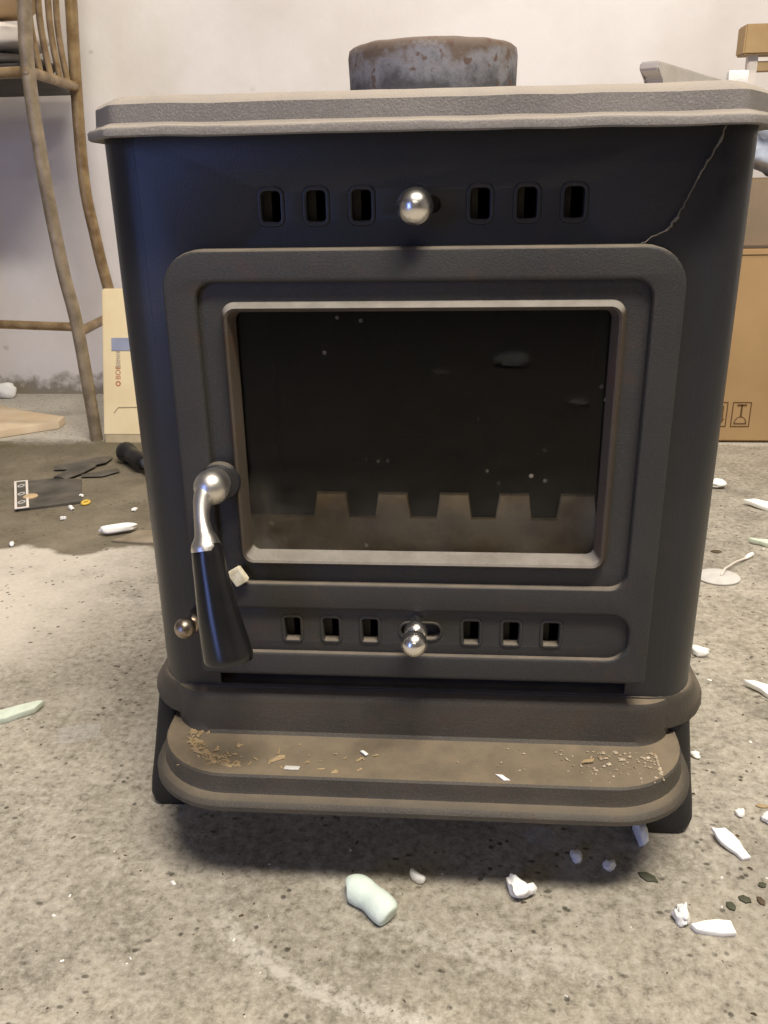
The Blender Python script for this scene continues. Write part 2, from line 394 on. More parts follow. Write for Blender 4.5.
# ------------------------------------------------------------------ the room
XL, XR, YB, YF, ZC = -3.2, 2.9, 1.66, -4.6, 2.9
def slab(name, x0, x1, y0, y1, z0, z1, mat):
    o = part(name, box_bm(x0, x1, y0, y1, z0, z1), mat, None, 0); o['kind'] = 'structure'; return o
slab('floor', XL, XR, YF, YB + 0.1, -0.10, 0.0, 'floor')
slab('wall_back', XL, XR, YB, YB + 0.1, 0.0, ZC, 'wall')
slab('wall_left', XL - 0.1, XL, YF, YB + 0.1, 0.0, ZC, 'dimwall')
slab('wall_right', XR, XR + 0.1, YF, YB + 0.1, 0.0, ZC, 'dimwall')
slab('wall_front', XL, XR, YF - 0.1, YF, 0.0, ZC, 'dimwall')
slab('ceiling', XL - 0.1, XR + 0.1, YF - 0.1, YB + 0.1, ZC, ZC + 0.1, 'ceiling')

# ------------------------------------------------------------------ the stove
stove = empty('wood_stove')
tag(stove, 'black cast-iron wood-burning stove with a glass door, standing on the concrete floor', 'stove')

HOLES_X = (-0.0997, -0.0694, -0.0390, 0.0390, 0.0694, 0.0997)
# front panel with six air holes, the knob slot and the door opening
ZU = 0.5184
holes = [rrect(x - 0.0062, x + 0.0062, ZU - 0.0098, ZU + 0.0098, 0.0028, 3) for x in HOLES_X]
holes.append(rrect(-0.013, 0.0130, ZU - 0.0055, ZU + 0.0055, 0.0054, 5))
holes.append(rrect(-0.150, 0.150, 0.178, 0.470, 0.010))
holes.append(rrect(-0.165, 0.162, 0.1475, 0.1740, 0.002, 2))     # ash slot under the door
face_plate('front_panel', rrect(-0.1895, 0.1895, 0.1455, 0.566, 0.001, 1), holes, 0.0, 0.006, 0.0005, 'body', stove)
# raised rims round the upper holes
def rim_mesh(w, h, r, t, hgt, name):
    """a low moulded rim: loops from outside to inside, built round the origin in XZ, facing -y"""
    prof = ((t, 0.0003), (t * 0.75, -hgt * 0.8), (t * 0.45, -hgt), (0.0004, -hgt * 0.7), (-0.0004, 0.002))
    loops = []
    for off, y in prof:
        loops.append([(x, y, z) for x, z in rrect(-w - off, w + off, -h - off, h + off, max(0.0006, r + off), 4)])
    return bm_mesh(loft(loops), name)
rm = rim_mesh(0.0062, 0.0098, 0.0028, 0.0034, 0.0010, 'vent_rim')
for x in HOLES_X:
    o = link_mesh('vent_rim', rm, 'body', stove); o.location = (x, 0.0, ZU)
# sliding shutter behind the upper holes
face_plate('air_slide', rrect(-0.125, 0.125, ZU - 0.018, ZU + 0.018, 0.003), [rrect(x - 0.0012, x + 0.0105, ZU - 0.012, ZU + 0.012, 0.001) for x in HOLES_X], 0.0085, 0.002, 0.0003, 'slider', stove)
# curved sides: one smooth corner each, running back
def side_outline(s):
    pts = []
    for k in range(9):
        a = 0.5 * PI * k / 8
        pts.append((0.1882 + 0.0328 * math.sin(a), 0.0424 - 0.042 * math.cos(a)))
    pts.append((0.221, 0.335))
    inner = [(0.215, 0.335)] + [(0.1882 + 0.0265 * math.sin(0.5 * PI * k / 8), 0.048 - 0.042 * math.cos(0.5 * PI * k / 8)) for k in range(8, -1, -1)]
    poly = pts + inner
    return [(s * x, y) for x, y in poly]
for s in (-1, 1):
    flat_plate('side_panel', side_outline(s), [], 0.566, 0.4205, 0.0008, 'side', stove)
part('back_panel', box_bm(-0.2145, 0.2145, 0.327, 0.334, 0.150, 0.566, 0.001), 'soot', stove)
# firebox lining: inner box, open to the front
def firebox():
    bm = bmesh.new()
    x, y0, y1, z0, z1 = 0.165, 0.030, 0.280, 0.175, 0.500
    v = [bm.verts.new(p) for p in ((-x, y0, z0), (x, y0, z0), (x, y1, z0), (-x, y1, z0), (-x, y0, z1), (x, y0, z1), (x, y1, z1), (-x, y1, z1))]
    for f in ((0, 1, 2, 3), (4, 5, 6, 7), (0, 3, 7, 4), (1, 2, 6, 5), (2, 3, 7, 6)): bm.faces.new([v[i] for i in f])
    geom = bmesh.ops.solidify(bm, geom=bm.faces[:], thickness=0.004)
    return bm
part('firebox_lining', firebox(), 'soot', stove, 0)
ring_bm = lathe_y([(0.010, 0.279), (0.010, 0.276), (0.007, 0.2745), (0.005, 0.276), (0.001, 0.276)], 0.050, 0.435)  # small dark ring on the back of the lining
part('lining_ring', ring_bm, 'slider', stove)
# log guard with five teeth behind the glass
def guard_outline():
    base, top, val = 0.235, 0.2965, 0.2755
    pts = [(-0.150, base), (0.150, base), (0.150, top - 0.004)]
    for x0, x1 in ((0.1105, 0.1365), (0.0615, 0.0850), (0.0135, 0.0365), (-0.0365, -0.0130), (-0.0870, -0.0630)):
        pts += [(x1 + 0.003, val), (x1, top), (x0, top), (x0 - 0.003, val)]
    pts += [(-0.115, val), (-0.150, val)]
    pts[2] = (0.150, val)
    return pts
face_plate('log_guard', guard_outline(), [], 0.052, 0.008, 0.0016, 'guard', stove)

# door: plate with openings, recessed panel, moulded window surround, glass, vents
door = face_plate('door', rrect(-0.1742, 0.1725, 0.1682, 0.4925, (0.004, 0.004, 0.027, 0.027), 8),
                  [rrect(-0.1515, 0.1515, 0.2490, 0.4712, 0.012), rrect(-0.1568, 0.1568, 0.1888, 0.2272, 0.015, 8)],
                  -0.0185, 0.0175, 0.0026, 'door', stove)
face_plate('recessed_panel', rrect(-0.156, 0.156, 0.2440, 0.4760, 0.012), [rrect(-0.1335, 0.1335, 0.2655, 0.4555, 0.008)], -0.0130, 0.010, 0.0008, 'door', door)
def surround():
    prof = ((-0.0012, -0.0128), (0.0000, -0.0150), (0.0008, -0.0185), (0.0024, -0.0200), (0.0040, -0.0190), (0.0058, -0.0120), (0.0066, -0.0030), (0.0020, -0.0025))
    loops = []
    for off, y in prof:
        loops.append([(x, y, z) for x, z in rrect(-0.1352 + off, 0.1352 - off, 0.2645 + off, 0.4570 - off, max(0.003, 0.009 - off * 0.5), 6)])
    return loft(loops)
part('window_surround', surround(), 'lip', door, 40)
part('glass_pane', box_bm(-0.1330, 0.1330, -0.0035, -0.0005, 0.2665, 0.4552), 'glass', door, 0)
ZL = 0.2083
lh = [rrect(x - 0.0060, x + 0.0060, ZL - 0.0095, ZL + 0.0095, 0.0018, 3) for x in HOLES_X]
lh.append(rrect(-0.0150, 0.0150, ZL - 0.0062, ZL + 0.0062, 0.0061, 6))
face_plate('vent_panel', rrect(-0.160, 0.160, 0.1860, 0.2300, 0.016, 8), lh, -0.0138, 0.008, 0.0016, 'door', door)
rm2 = rim_mesh(0.0060, 0.0095, 0.0018, 0.0028, 0.0012, 'lower_vent_rim')
for x in HOLES_X:
    o = link_mesh('vent_rim', rm2, 'door', door); o.location = (x, -0.0138, ZL)
sr = rim_mesh(0.0150, 0.0062, 0.0061, 0.0026, 0.0012, 'slot_rim')
o = link_mesh('slot_rim', sr, 'door', door); o.location = (0, -0.0138, ZL)
face_plate('lower_air_slide', rrect(-0.135, 0.135, 0.190, 0.226, 0.002), [rrect(x - 0.0005, x + 0.011, ZL - 0.011, ZL + 0.011, 0.001) for x in HOLES_X], -0.0045, 0.002, 0.0003, 'slider', door)

# steel knobs
def ball_profile(r, yc, y_stem, rs, k=10):
    """ball centred at y = yc, its stem running back to y_stem"""
    prof = [(0.0004, yc - r)]
    for i in range(1, 2 * k):
        a = PI * i / (2 * k); rr = r * math.sin(a); y = yc - r * math.cos(a)
        if i > k and rr < rs: break
        prof.append((rr, y))
    prof += [(rs, y_stem)]
    return prof
part('upper_air_knob', lathe_y(ball_profile(0.0116, -0.0220, 0.0065, 0.0042), -0.0030, 0.5178), 'ball', stove, 60)
kn = part('lower_air_knob', lathe_y(ball_profile(0.0098, -0.0520, -0.003, 0.0040), -0.0032, 0.2190), 'ball', stove, 60)
pr = [(0.004, -0.0420), (0.0068, -0.0405), (0.0084, -0.0375), (0.0087, -0.0350), (0.0084, -0.0325), (0.0068, -0.0295), (0.0045, -0.0285), (0.0040, -0.004)]
part('knob_collar', lathe_y(pr, -0.0028, 0.2190), 'ball', kn, 60)
pin = part('side_pin', lathe_y(ball_profile(0.0082, -0.0330, 0.001, 0.0036), -0.1790, 0.2170), 'pin', stove, 60)
part('pin_collar', lathe_y([(0.0045, -0.0240), (0.0066, -0.0225), (0.0070, -0.0170), (0.0066, -0.0130), (0.0058, -0.0120), (0.0058, 0.0008)], -0.1775, 0.2135), 'pin', pin, 60)

# door handle: boss, cranked steel neck, black grip
hp = smooth_path([(-0.1490, -0.0355, 0.3315, 0.0090), (-0.1508, -0.0405, 0.3290, 0.0082), (-0.1520, -0.0455, 0.3245, 0.0066), (-0.1518, -0.0505, 0.3185, 0.0056), (-0.1508, -0.0545, 0.3125, 0.0056),
                  (-0.1492, -0.0580, 0.3065, 0.0066), (-0.1480, -0.0600, 0.3025, 0.0086), (-0.1474, -0.0615, 0.2985, 0.0104), (-0.1468, -0.0628, 0.2950, 0.0108)], 6)
handle = part('door_handle', tube([h[:3] for h in hp], [h[3] for h in hp], 24), 'steel', stove, 60)
bp = [(0.0004, -0.0470)] + [(0.0128 * math.sin(PI * i / 24), -0.0342 - 0.0128 * math.cos(PI * i / 24)) for i in range(1, 17)] + [(0.0110, -0.0180)]
part('handle_ball', lathe_y(bp, -0.1478, 0.3318), 'steel', handle, 60)
part('handle_boss', lathe_y([(0.0145, -0.0180), (0.0145, -0.0212), (0.0135, -0.0226), (0.0110, -0.0226), (0.002, -0.0226)], -0.1448, 0.3315), 'body', handle, 40)
gp = smooth_path([(-0.1469, -0.0625, 0.2960, 0.0098), (-0.1464, -0.0632, 0.2945, 0.0114), (-0.1436, -0.0680, 0.2750, 0.0128), (-0.1395, -0.0740, 0.2520, 0.0152), (-0.1340, -0.0800, 0.2265, 0.0178), (-0.1328, -0.0812, 0.2205, 0.0180), (-0.1325, -0.0816, 0.2185, 0.0166)], 5)
part('grip', tube([h[:3] for h in gp], [h[3] for h in gp], 28, 0.86), 'grip', handle, 50)

# stepped top plate with clipped corners
top_out = [(-0.1985, -0.031), (0.1985, -0.031), (0.2330, 0.024), (0.2330, 0.345), (-0.2295, 0.345), (-0.2295, 0.024)]
def top_plate():
    prof = ((0.020, 0.5650), (0.0015, 0.5612), (0.0, 0.5622), (0.0, 0.5660), (0.0010, 0.5674), (0.0044, 0.5684), (0.0060, 0.5698), (0.0070, 0.5805), (0.0090, 0.5824), (0.0140, 0.5852), (0.0190, 0.5863), (0.0600, 0.5866))
    loops = []
    for off, z in prof:
        base = offset_poly(top_out, off); lp = []
        n = len(base)
        for i in range(n):          # soften each corner and add points along the edges
            p0 = Vector(base[i - 1]); p1 = Vector(base[i]); p2 = Vector(base[(i + 1) % n])
            e1 = (p0 - p1).normalized() * 0.006; e2 = (p2 - p1).normalized() * 0.006
            for t in (0, 0.25, 0.5, 0.75, 1):
                q = (1 - t) ** 2 * (p1 + e1) + 2 * t * (1 - t) * p1 + t * t * (p1 + e2); lp.append((q.x, q.y))
            L = (p2 - p1).length; k = max(2, int((Vector(top_out[(i + 1) % n]) - Vector(top_out[i])).length / 0.012)); d = (p2 - p1).normalized()
            for j in range(1, k):
                s = 0.006 + (L - 0.012) * j / k; q = p1 + d * s; lp.append((q.x, q.y))
        loops.append([(x + 0.0007 * mnoise.noise((x * 40, y * 40, z * 30)), y + 0.0008 * mnoise.noise((x * 30 + 7, y * 30, z * 50)), z + 0.0006 * mnoise.noise((x * 35, y * 35, 3.3))) for x, y in lp])
    return loft(loops, True, True, True)
part('top_plate', top_plate(), 'top', stove, 38)
# flue collar
def flue():
    prof = ((0.0640, 0.585), (0.0648, 0.590), (0.0652, 0.604), (0.0655, 0.6215), (0.0646, 0.6265), (0.0620, 0.6285), (0.0590, 0.6280), (0.0575, 0.6240), (0.0570, 0.590))
    loops = []
    for r, z in prof:
        loops.append([(0.0040 + (r + 0.0006 * mnoise.noise((math.cos(a) * 4, math.sin(a) * 4, z * 60))) * math.cos(a), 0.150 + r * math.sin(a), z + 0.0007 * mnoise.noise((math.cos(a) * 5, math.sin(a) * 5, 1.7))) for a in (2 * PI * k / 96 for k in range(96))])
    return loft(loops)
part('flue_collar', flue(), 'collar', stove, 50)

# base flange under the body
def base_part():
    prof = ((0.006, 0.1468), (0.0005, 0.1462), (-0.0030, 0.1440), (-0.0060, 0.1385), (-0.0090, 0.1335), (-0.0130, 0.1285), (-0.0160, 0.1250), (-0.0165, 0.1190), (-0.0150, 0.1160), (0.0100, 0.1160))
    loops = []
    for off, z in prof:
        ff = 0.0 if off < 0 else 1.0        # the front stays flush: the ash lip starts there
        loops.append([(x, y, z) for x, y in rrect(-0.2215 + off, 0.2215 - off, -0.0015 + off * ff, 0.340 - off, max(0.02, 0.040 - off), 8)])
    return loft(loops, True, True, True)
part('base', base_part(), 'base', stove, 50)
# ash lip: raised back, flat dusty shelf, stepped rim
def u_out(hw, yf, r, yb, n=10):
    pts = [(-hw, yb)]
    for k in range(n + 1):
        a = PI + 0.5 * PI * k / n; pts.append((-hw + r + r * math.cos(a), yf + r + r * math.sin(a)))
    m_ = 12
    for k in range(1, m_):
        pts.append((-hw + r + (2 * hw - 2 * r) * k / m_, yf))
    for k in range(n + 1):
        a = 1.5 * PI + 0.5 * PI * k / n; pts.append((hw - r + r * math.cos(a), yf + r + r * math.sin(a)))
    pts.append((hw, yb)); return pts
def ash_lip():
    rows = []
    spec = ((0.2060, 0.012, 0.030, 0.1450), (0.2070, -0.0050, 0.032, 0.1448), (0.2082, -0.0082, 0.034, 0.1440), (0.2090, -0.0095, 0.035, 0.1420), (0.2095, -0.0099, 0.036, 0.1370), (0.2085, -0.0107, 0.036, 0.1170), (0.2080, -0.0114, 0.036, 0.1105), (0.2072, -0.0136, 0.037, 0.1080),
            (0.2070, -0.022, 0.040, 0.1074), (0.2072, -0.040, 0.050, 0.1073), (0.2084, -0.0622, 0.060, 0.1083), (0.2092, -0.0650, 0.062, 0.1084), (0.2100, -0.0668, 0.063, 0.1070), (0.2106, -0.0680, 0.064, 0.1000), (0.2110, -0.0688, 0.064, 0.0952), (0.2116, -0.0696, 0.065, 0.0936),
            (0.2148, -0.0748, 0.067, 0.0914), (0.2166, -0.0776, 0.069, 0.0898), (0.2174, -0.0788, 0.0695, 0.0880), (0.2174, -0.0788, 0.0695, 0.0842), (0.2155, -0.0765, 0.068, 0.0832), (0.1900, -0.0500, 0.050, 0.0838))
    for hw, yf, r, z in spec:
        rows.append([(x - 0.0020, y, z) for x, y in u_out(hw, yf, r, 0.060)])
    return loft(rows, False)
part('ash_lip', ash_lip(), 'tray', stove, 32)
# legs
def leg_bm(sx, x0, x1, y0, dy):
    loops = []
    for z, ins, ro in ((0.117, 0.000, 0.016), (0.060, 0.001, 0.016), (0.030, 0.001, 0.016), (0.014, 0.0005, 0.015), (0.006, 0.002, 0.014), (0.002, 0.0045, 0.012), (0.0, 0.008, 0.010)):
        fl = (0.019 if sx < 0 else 0.014) * min(1.0, (0.117 - z) / 0.095); i2 = min(ins, 0.25 * (x1 - x0))
        loops.append([(sx * x, y, z) for x, y in rrect(x0 + i2 * 0.3, x1 - i2 + fl, y0 + ins * 0.5, y0 + dy - ins, min(ro, 0.32 * (x1 - x0)), 5)])
    return loft(loops, True, True, True)
for sx, x0, x1, y0, dy in ((-1, 0.214, 0.2300, 0.022, 0.055), (1, 0.184, 0.2215, 0.010, 0.055), (-1, 0.185, 0.2215, 0.270, 0.055), (1, 0.185, 0.2215, 0.270, 0.055)):
    part('leg', leg_bm(sx, x0, x1, y0, dy), 'leg', stove, 40)

# ------------------------------------------------------------------ things lying on or caught in the stove
def ribbon_tube(name, pts, radii, mat, n=6): return part(name, tube(pts, radii, n), mat, None, 50)
# dusty cobweb strand across the upper right corner of the front
cw = smooth_path([(0.1890, -0.006, 0.5625, 0.0010), (0.1850, -0.004, 0.5500, 0.0022), (0.1785, -0.003, 0.5380, 0.0018), (0.1735, -0.003, 0.5270, 0.0011), (0.1675, -0.003, 0.5130, 0.0012), (0.1630, -0.003, 0.5055, 0.0032), (0.1585, -0.004, 0.5000, 0.0014), (0.1500, -0.006, 0.4965, 0.0009), (0.1420, -0.008, 0.4915, 0.0008)], 6)
random.seed(4)
cwo = ribbon_tube('cobweb_strand', [(c[0] + random.uniform(-.0006, .0006), c[1], c[2] + random.uniform(-.0006, .0006)) for c in cw], [max(0.0004, c[3] * random.uniform(0.20, 0.55)) for c in cw], 'web', 6)
tag(cwo, 'grey dusty cobweb strand hanging below the upper right corner of the stove top', 'cobweb')
# grey casting lying at the right end of the top plate
def casting():
    A = Vector((0.1505, 0.088)); B = Vector((0.232, 0.222)); d = (B - A).normalized(); nrm = Vector((d.y, -d.x)); L = (B - A).length
    prof = [(0, 0.6085), (0, 0.6030), (0.012, 0.5985), (0.018, 0.5868), (L, 0.5868), (L, 0.6075)]
    loops = []
    for w in (0.0, 0.014):
        loops.append([(A.x + d.x * s + nrm.x * w, A.y + d.y * s + nrm.y * w, z) for s, z in prof])
    bm = loft(loops, True, True, True)
    bmesh.ops.bevel(bm, geom=bm.edges[:], offset=0.0012, segments=2, affect='EDGES'); return bm
tag(part('cast_bracket', casting(), 'greycast'), 'grey metal bracket lying on the right end of the stove top', 'bracket')

# --- foam bits
def blob(name, loc, size, rz, mat, seed, label, cat, group=None, bend=0.0, tilt=0.0, rough=0.22, sub=3, zrest=0.0):
    """a torn, pillowy piece: a squashed ball pushed about by noise, resting on z = zrest"""
    bm = bmesh.new(); bmesh.ops.create_icosphere(bm, subdivisions=sub, radius=1.0)
    for v in bm.verts:
        c = v.co.copy()
        c = Vector([math.copysign(abs(k) ** 0.75, k) for k in c])
        k = 1 + rough * mnoise.noise(c * 1.3 + Vector((seed * 3.1, seed * 1.7, seed))) + rough * 0.5 * mnoise.noise(c * 3.0 + Vector((seed, 5, 2)))
        c = c * k
        c = Vector((c.x * size[0] / 2, c.y * size[1] / 2, c.z * size[2] / 2))
        c.y += bend * (c.x / (size[0] / 2)) ** 2 * size[1]
        v.co = c
    bmesh.ops.rotate(bm, cent=(0, 0, 0), matrix=Matrix.Rotation(tilt, 3, 'X'), verts=bm.verts)
    lo = min(v.co.z for v in bm.verts)
    for v in bm.verts: v.co.z -= lo
    o = part(name, bm, mat, None, 60)
    o.location = (loc[0], loc[1], zrest); o.rotation_euler = (0, 0, rz)
    return tag(o, label, cat, group)
def shard(name, loc, outline, thick, rz, mat, seed, label, cat, tilt=(0, 0), zrest=0.0, group=None):
    """a flat broken piece with a torn outline"""
    rnd = random.Random(seed); pts = []
    n = len(outline)
    for i in range(n):
        a = outline[i]; b = outline[(i + 1) % n]
        for t in (0, 0.5):
            j = 0.05 * (abs(b[0] - a[0]) + abs(b[1] - a[1]))
            pts.append((a[0] + (b[0] - a[0]) * t + rnd.uniform(-j, j), a[1] + (b[1] - a[1]) * t + rnd.uniform(-j, j)))
    me = plate_mesh(pts, [], thick, min(thick * 0.25, 0.0007), name, 1)
    R3 = Matrix.Rotation(tilt[0], 4, 'X') @ Matrix.Rotation(tilt[1], 4, 'Y')
    me.transform(R3); lo = min(v.co.z for v in me.vertices)
    for v in me.vertices: v.co.z -= lo
    o = link_mesh(name, me, mat, None, 40)
    o.location = (loc[0], loc[1], zrest); o.rotation_euler = (0, 0, rz)
    return tag(o, label, cat, group)
G = 'foam packing scraps on the floor'
# the mint packing peanut in front
pn = smooth_path([(-0.0185, 0.0010, 0.008, 0.0070), (-0.0170, 0.0015, 0.0085, 0.0098), (-0.0100, 0.0022, 0.009, 0.0110), (0.0, 0.0008, 0.009, 0.0100), (0.0100, -0.0020, 0.009, 0.0108), (0.0180, -0.0045, 0.0085, 0.0100), (0.0205, -0.0052, 0.008, 0.0068)], 5)
o = part('packing_peanut', tube([(p_[0], p_[1], p_[2]) for p_ in pn], [p_[3] for p_ in pn], 20, 0.82), 'mint', None, 60)
o.location = (-0.0370, -0.0845, 0.0); o.rotation_euler = (0, 0, -0.50); o.scale = (1.08,) * 3
tag(o, 'pale mint-green packing peanut on the floor in front of the ash lip', 'foam', G)
blob('foam_scrap', (-0.0025, -0.0545), (0.015, 0.006, 0.008), -0.75, 'foam', 3, 'small curled white foam scrap to the right of the mint packing peanut', 'foam', G, 0.45)
blob('foam_scrap', (0.0800, -0.0655), (0.019, 0.012, 0.012), -0.5, 'foam', 8, 'crumpled white foam scrap on its own in front of the middle of the ash lip', 'foam', G, 0.35, 0.3, 0.6)
blob('foam_scrap', (0.1880, 0.0000), (0.010, 0.018, 0.016), 0.1, 'foam', 12, 'white curled foam scrap at the inner side of the right front foot', 'foam', G, 0.4, 0.5, 0.5)
blob('foam_scrap', (0.1310, -0.0243), (0.009, 0.011, 0.009), 0.3, 'foam', 15, 'dim grey foam scrap in the shadow under the right half of the ash lip', 'foam', G, 0.2, 0, 0.4)
blob('foam_scrap', (0.1563, -0.0318), (0.011, 0.008, 0.008), 0.6, 'foam', 17, 'small white foam crumb at the edge of the shadow beside the dark green flake', 'foam', G, 0.1, 0, 0.4)
shard('foam_scrap', (0.2630, -0.0015), ((-0.017, 0.008), (-0.006, 0.012), (0.006, 0.004), (0.016, -0.009), (0.010, -0.013), (-0.003, -0.007), (-0.012, 0.001)), 0.004, -0.35, 'foam', 21, 'largest flat white foam shard, right of the right front foot', 'foam', (0.18, 0.08), 0, G)
blob('foam_scrap', (0.2025, -0.0835), (0.011, 0.014, 0.011), 0.2, 'foam', 25, 'lumpy white foam scrap left of the flat white strip near the lower right', 'foam', G, 0.2, 0.2, 0.6)
shard('foam_scrap', (0.2230, -0.0905), ((-0.016, 0.000), (-0.006, 0.004), (0.015, 0.006), (0.016, -0.004), (0.006, -0.006), (-0.012, -0.005)), 0.005, -0.06, 'foam', 29, 'flat white foam strip near the lower right, beside the lumpy white scrap', 'foam', (0.1, 0), 0, G)
blob('foam_scrap', (0.2830, 0.0410), (0.008, 0.008, 0.005), 0.2, 'foam', 31, 'tiny white foam crumb above the largest flat white shard', 'foam', G, 0.1, 0, 0.4)
blob('foam_scrap', (0.3060, 0.0320), (0.012, 0.014, 0.008), 0.5, 'foam', 33, 'white foam scrap cut off by the right edge, beside the thin wood splinter', 'foam', G, 0.1, 0, 0.4)
blob('foam_scrap', (0.3200, 0.3200), (0.019, 0.013, 0.010), -0.5, 'foam', 36, 'white foam scrap against the lower right side of the stove body', 'foam', G, 0.2, 0, 0.35)
shard('foam_scrap', (0.3680, 0.2420), ((-0.020, 0.006), (-0.010, 0.008), (0.018, 0.004), (0.024, -0.008), (0.008, -0.016), (-0.004, -0.004)), 0.006, -0.25, 'foam', 39, 'flat white foam shard cut off by the right edge, below the white disc', 'foam', (0.12, 0.05), 0, G)
blob('foam_scrap', (0.5080, 0.9300), (0.030, 0.032, 0.014), 0.6, 'foam', 41, 'white foam scrap beside the stove just in front of the cardboard boxes', 'foam', G, 0.2, 0, 0.5)
shard('foam_scrap', (0.5560, 0.8180), ((-0.030, 0.014), (-0.012, 0.018), (0.020, 0.006), (0.034, -0.012), (0.016, -0.018), (-0.012, -0.002)), 0.007, -0.1, 'foam', 43, 'white foam shard at the right edge, nearer to the boxes than the greenish one', 'foam', (0.15, 0), 0, G)
shard('foam_scrap', (0.5080, 0.6580), ((-0.026, 0.008), (-0.010, 0.008), (0.030, 0.002), (0.036, -0.010), (0.010, -0.014), (-0.010, -0.004)), 0.007, 0.0, 'mint2', 45, 'greenish-white foam shard at the right edge above the white disc', 'foam', (0.15, 0), 0, G)
shard('foam_scrap', (-0.4430, 0.1515), ((-0.040, 0.002), (-0.010, 0.009), (0.024, 0.013), (0.030, 0.010), (0.020, 0.000), (-0.010, -0.007), (-0.040, -0.008)), 0.007, 0.42, 'mint2', 47, 'long pale green foam strip on the floor at the left edge', 'foam', (0.1, 0), 0, G)
blob('foam_scrap', (0.2650, 0.1225), (0.008, 0.008, 0.005), 0.2, 'foam', 51, 'tiny white foam crumb right behind the right end of the ash lip', 'foam', G, 0.1, 0, 0.4)
blob('foam_scrap', (-1.1850, 1.6090), (0.055, 0.035, 0.040), 0.2, 'foam', 53, 'white lump at the foot of the wall at the far left', 'foam', G, 0.1, 0, 0.3)
for lbl, x, y, sx, sy, sd in (('upper white crumb beside the yellow ring', -0.655, 0.835, 0.015, 0.010, 61), ('white crumb touching the yellow ring', -0.647, 0.775, 0.015, 0.007, 62), ('white crumb on the stain below the yellow ring', -0.640, 0.725, 0.011, 0.009, 63),
                              ('white crumb between the long white foam piece and the black tool grip', -0.530, 0.772, 0.012, 0.006, 64), ('white crumb near the left edge at the border of the dark stain', -0.675, 0.612, 0.014, 0.007, 65)):
    blob('foam_crumb', (x, y), (sx, sy, 0.006), sd, 'foam', sd, lbl, 'foam', G, 0.1, 0, 0.5, 2)
# scraps seen in the door glass, on the floor behind the viewer
blob('foam_scrap', (0.215, -2.06), (0.085, 0.10, 0.03), 0.3, 'foam', 70, 'large two-lobed white foam scrap that shows as a reflection in the glass', 'foam', G, 0.3, 0, 0.6)
blob('foam_scrap', (0.337, -1.55), (0.05, 0.03, 0.014), 0.1, 'foam', 71, 'flat white foam scrap showing faintly in the right half of the glass', 'foam', G, 0.1, 0, 0.4)
blob('foam_scrap', (-0.013, -1.92), (0.05, 0.022, 0.014), 0.3, 'foam', 72, 'white foam scrap showing faintly in the middle of the glass', 'foam', G, 0.1, 0, 0.4)
# chip on the top plate, chip behind the handle, grey paper and flakes on the ash lip
shard('foam_scrap', (0.2000, 0.0260), ((-0.006, -0.004), (0.006, -0.004), (0.007, 0.005), (-0.004, 0.005)), 0.0085, 0.1, 'foam', 81, 'small bright white chip on the right front corner of the stove top', 'foam', (0, 0), 0.5866)
iv = part('ivory_chip', box_bm(-0.0055, 0.0055, -0.0030, 0.0030, -0.0065, 0.0065, 0.0008), 'ivory', None, 40)
iv.location = (-0.1375, -0.0213, 0.2560); iv.rotation_euler = (0.0, -0.55, 0.0)
tag(iv, 'small ivory chip stuck to the door behind the black handle grip', 'chip')
o = shard('paper_scrap', (-0.0985, -0.0560), ((-0.0062, -0.0022), (0.0060, -0.0022), (0.0062, 0.0024), (-0.0055, 0.0024)), 0.0008, 0.0, 'greypaper', 83, 'small grey paper strip on the left half of the ash lip', 'paper', (0, 0), 0.1084)
shard('foam_flake', (0.0640, -0.0590), ((-0.006, 0.002), (-0.001, 0.003), (0.006, -0.002), (0.001, -0.003)), 0.0014, -0.2, 'foam', 84, 'white flake at the front edge of the ash lip, right of centre', 'foam', (0, 0), 0.1084)
shard('wood_chip', (0.1310, -0.0360), ((-0.006, -0.002), (0.004, -0.001), (0.006, 0.0025), (-0.003, 0.0015)), 0.0016, 0.15, 'shaving', 85, 'pale splinter of wood at the right end of the ash lip', 'wood chip', (0, 0), 0.1084)
shard('foam_flake', (-0.0440, -0.0350), ((-0.003, 0.003), (0.000, 0.0035), (0.003, -0.002), (0.001, -0.0035)), 0.0014, 0.2, 'foam', 86, 'small upright pale flake in the middle of the ash lip', 'foam', (0, 0), 0.1084)

def scatter(name, count, region, smin, smax, mat, seed, label, cat, z, stretch=1.0, parent=None):
    """many tiny angular crumbs joined into one object"""
    rnd = random.Random(seed); bm = bmesh.new()
    for i in range(count):
        x, y = region(rnd); s = rnd.uniform(smin, smax) * (1 if rnd.random() < 0.8 else 1.7)
        a = rnd.uniform(0, 2 * PI); zz = z(x, y) if callable(z) else z
        ca, sa = math.cos(a), math.sin(a); lx, ly, lz = s * stretch * rnd.uniform(0.6, 1.2), s * rnd.uniform(0.4, 0.9), s * rnd.uniform(0.2, 0.5)
        vs = []
        for px, py, pz in ((-1, -0.6, 0), (0.8, -0.8, 0), (1, 0.5, 0), (-0.7, 0.8, 0), (-0.2, -0.1, 1), (0.4, 0.1, 0.8)):
            u, w = px * lx * 0.5, py * ly * 0.5
            vs.append(bm.verts.new((x + u * ca - w * sa, y + u * sa + w * ca, zz + pz * lz)))
        for f in ((0, 1, 2, 3), (0, 1, 5, 4), (1, 2, 5), (2, 3, 4, 5), (3, 0, 4)): bm.faces.new([vs[k] for k in f])
    o = part(name, bm, mat, parent, 0)
    return tag(o, label, cat, None, 'stuff')
def tray_right(r):
    x = 0.20 - abs(r.gauss(0, 0.055)); return max(0.03, min(0.185, x)), min(-0.022, max(-0.058, -0.035 + r.gauss(0, 0.012)))
